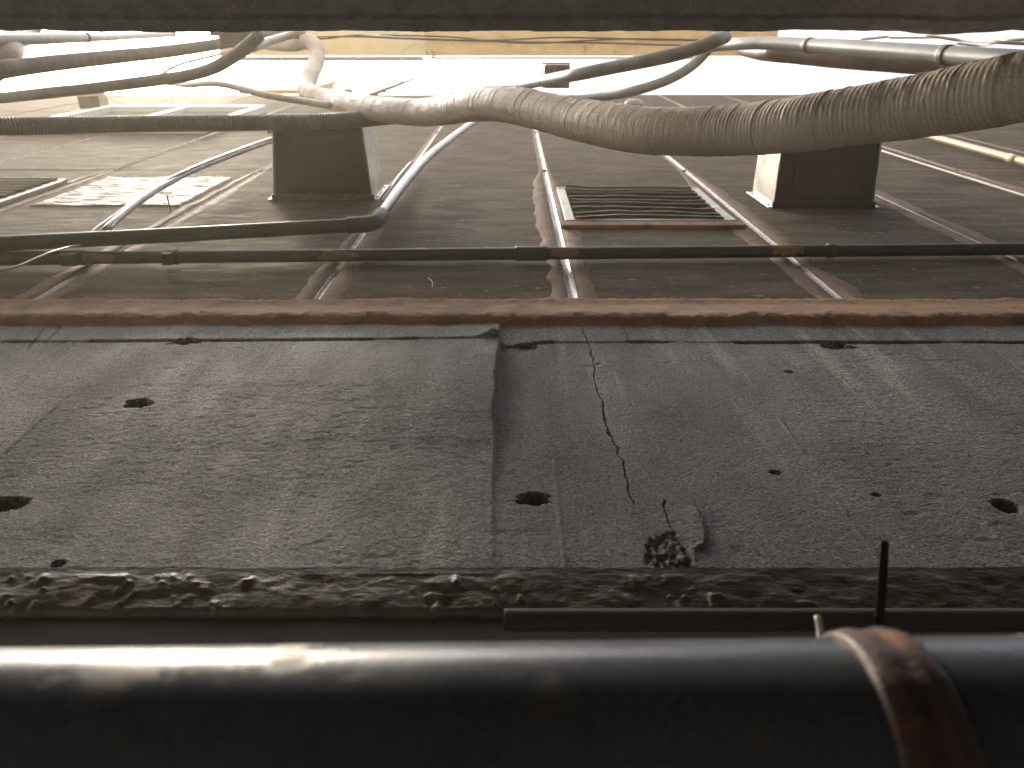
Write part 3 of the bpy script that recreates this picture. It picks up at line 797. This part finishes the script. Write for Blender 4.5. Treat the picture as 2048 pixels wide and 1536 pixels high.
# right hand hoses
hose([(1450, 74, 26), (1428, 82, 27), (1400, 94, 27), (1350, 109, 27), (1300, 120, 27), (1230, 134, 26), (1150, 150, 25), (1090, 161, 22), (1050, 170, 20), (1010, 182, 19)], .024, .009, 0, 'dark_tube',
     'upper dark hose slanting from the slab edge to the rusty junction box', 'rubber_hose')
hose([(1440, 66, 20), (1422, 88, 20), (1405, 112, 20), (1375, 138, 20), (1330, 162, 20), (1270, 181, 20), (1210, 192, 19), (1150, 200, 18)], .02, .009, 0, 'grey_tube',
     'lower grey hose curving down from the slab edge to the taped pipe', 'rubber_hose')
jb = thing('junction_box', at_d(1113, 150, 3.5), 'small rust brown junction box hanging by the dark hose', 'box')
c = at_d(1113, 152, 3.5)
box('housing', tuple(c + np.array([-.058, -.05, -.05])), tuple(c + np.array([.058, .05, .05])), M['rust'], jb, .006)
box('lid', tuple(c + np.array([-.064, -.056, .051])), tuple(c + np.array([.064, .056, .062])), M['rust'], jb, .003)
# grey pipe, upper right with straps
gp = thing('grey_pipe', at_d(1800, 100, 2.0), 'grey plastic pipe with two brown straps along the slab edge at top right', 'pipe')
gr_ = [(1380, 96, 20), (1460, 88.5, 23), (1540, 86.5, 25), (1620, 91, 27), (1720, 97.5, 30), (1820, 104.5, 33), (1920, 112, 36), (2048, 121, 40), (2200, 133, 44)]
tube('pipe_body', run_on(by_th(gr_, .022), 2.0), .022, M['grey_tube'], gp, 24, .03)
def strap(px):
    P = spline([r for r in by_th(gr_, .022)], .004)
    pr_ = np.array([1024 + F * (q[0]) / ((q[1] - CY) * CP + (q[2] - CZ) * SP) for q in P])
    i = int(np.argmin(abs(pr_ - px)))
    tube('pipe_strap', [list(P[i - 3][:3]), list(P[i + 3][:3])], .0245, M['tape_dark'], gp, 24, .006)
strap(1618); strap(1892)
t = tube('taped_pipe', run_on(by_th([(1490, 96, 30), (1530, 102, 36), (1600, 108, 38), (1700, 117, 40), (1800, 124, 41), (1880, 128, 42), (1960, 132, 44), (2100, 142, 48)], .036), 2.0), .036, M['tape_dark'], None, 36, .002, mod=tapemod(.036, .026, 27))
tag(t, 'reddish brown taped pipe tucked behind the grey pipe at top right', 'pipe')
for i, (rws, lab) in enumerate((
        ([(1640, 74, 4), (1720, 78, 5), (1780, 73, 5), (1850, 72, 6), (1920, 80, 6), (1990, 84, 7), (2100, 90, 7)], 'upper pale cable sagging along the slab edge at top right'),
        ([(1780, 76, 4), (1860, 76, 4), (1910, 86, 5), (1960, 91, 5), (2010, 82, 6), (2100, 76, 6)], 'pale cable dipping below the slab edge at the right corner'))):
    t = tube('pale_cable', run_on(by_th(rws, .006), 1.5), .006, M['cable'], None, 10, .02)
    tag(t, lab, 'cable')
for i, (rws, lab) in enumerate((
        ([(560, 76, 3), (700, 73, 3), (800, 77, 3), (1000, 83, 3), (1200, 86, 3), (1330, 90, 3), (1460, 92, 3)], 'lowest black wire stretched in front of the cream board'),
        ([(560, 72, 3), (640, 78, 3), (720, 70, 3), (850, 78, 3.5), (1000, 80, 3), (1120, 75, 3), (1300, 79, 3), (1500, 82, 3)], 'wavy black wire crossing the boards just under the slab'),
        ([(760, 70, 3), (900, 74, 3), (1050, 86, 3), (1250, 78, 3), (1400, 80, 3)], 'black wire sagging at the middle of the tan board'))):
    t = tube('overhead_wire', by_th(rws, .004), .004, M['wire'], None, 8, .03)
    tag(t, lab, 'wire', 'black wires under the slab edge')
# bracket and conduit at the slab edge
bk = thing('pipe_bracket', at_d(483, 76, 3.6), 'black bracket box under the slab edge where the two ducts meet', 'bracket')
c = at_d(483, 74, 3.75)
box('bracket_body', tuple(c + np.array([-.095, -.04, -.04])), tuple(c + np.array([.095, .034, .04])), M['black'], bk, .006)
box('bracket_arm', tuple(c + np.array([-.15, -.03, -.01])), tuple(c + np.array([-.096, -.005, .02])), M['black'], bk, .004)
t = tube('short_conduit', by_th([(505, 96, 17), (535, 84, 16), (575, 72, 15), (610, 62, 15)], .02), .02, M['grey_tube'], None, 18, .02)
tag(t, 'short grey conduit from the black bracket up to the slab edge', 'conduit')
# grey pipe and taped elbow at top left
gl = thing('grey_pipe', at_d(170, 74, 2.8), 'grey pipe with a collar lying along the slab edge at top left', 'pipe')
rws = [(-60, 84, 25), (50, 79, 22.5), (171, 74.5, 19), (260, 71, 15.5), (345, 67.5, 12.5)]
P = by_th(rws, .021)
tube('pipe_body', run_on(P, 1.5, True), .021, M['grey_tube'], gl, 24, .03)
d = (np.array(P[3][:3]) - np.array(P[2][:3])); d /= np.linalg.norm(d)
q = np.array(P[2][:3])
tube('collar', [q - d * .02, q + d * .02], .0235, M['black'], gl, 24, .02)
q = np.array(P[4][:3])
tube('collar', [q - d * .05, q], .0245, M['grey_tube'], gl, 24, .02)
t = tube('taped_elbow', run_on(by_th([(60, 52, 40), (36, 66, 42), (26, 88, 45), (14, 112, 47), (-14, 138, 48), (-70, 160, 50)], .042), 1.2), .042, M['tape_dark'], None, 36, .003, mod=tapemod(.042, .03, 17))
tag(t, 'brown taped pipe elbow in the top left corner', 'pipe')

# ------------------------------------------------------------------ rooftop bits seen against the sky
ob = thing('orange_board', on_y(570, 168, .02), 'long orange rusted board standing on the parapet behind the taped bend', 'board')
a = on_y(476, 178, .01); b = on_y(672, 160, .01)
box('face_board', (a[0], .02, a[2]), (b[0], .06, b[2]), M['orange'], ob, .006)
for k in (0.08, .92):
    x = a[0] + (b[0] - a[0]) * k
    box('post', (x - .03, .061, ZTOP + .04), (x + .03, .11, b[2] - .03), M['rust'], ob, .004)
tw = thing('dry_branch', on_y(740, 190, -.02), 'dry bare branch reaching out from the parapet into the sky gap', 'branch')
z = -.05
tube('stem', [on_y(725, 197, .02), on_y(752, 186, z), on_y(790, 172, z * 1.5), on_y(826, 158, z * 2)], .02, M['twig'], tw, 10, .04, mod=lambda s, p: -.012 * np.clip(s / 2.2, 0, 1) + .004 * (vn(s + 0 * p, p * .1, .1, 3) - .5))
tube('twig', [on_y(790, 172, z * 1.5), on_y(806, 160, z * 2), on_y(812, 150, z * 2)], .006, M['twig'], tw, 8, .04)
tube('twig', [on_y(752, 186, z), on_y(775, 184, z), on_y(800, 176, z)], .006, M['twig'], tw, 8, .04)
tube('twig', [on_y(806, 160, z * 2), on_y(830, 136, z * 3), on_y(858, 116, z * 4), on_y(890, 109, z * 4), on_y(912, 120, z * 4)], .004, M['twig'], tw, 8, .05)
t = tube('looped_wire', by_th([(804, 124, 3), (806, 108, 3), (816, 94, 3), (832, 87, 3), (848, 92, 3), (860, 106, 3), (872, 122, 3)], .008), .008, M['cable'], None, 8, .03)
tag(t, 'pale wire bent into an arch hanging under the cream board', 'wire')

# small leftovers on the wall
nl = tube('nail', [on_y(341, 421, .0), on_y(338, 408, -.018), on_y(334, 391, -.042)], .0028, M['rust'], None, 8, .004)
tag(nl, 'rusty nail sticking out of the wall at the lower edge of the glossy patch', 'nail')
th = tube('plastic_thread', [on_y(857, 556, -.003), on_y(863, 561, -.008), on_y(865, 568, -.006), on_y(864, 574, -.003)], .0011, M['white_sealant'], None, 6, .002)
tag(th, 'tiny curled white thread stuck to the dark panel below the black pipe', 'thread')
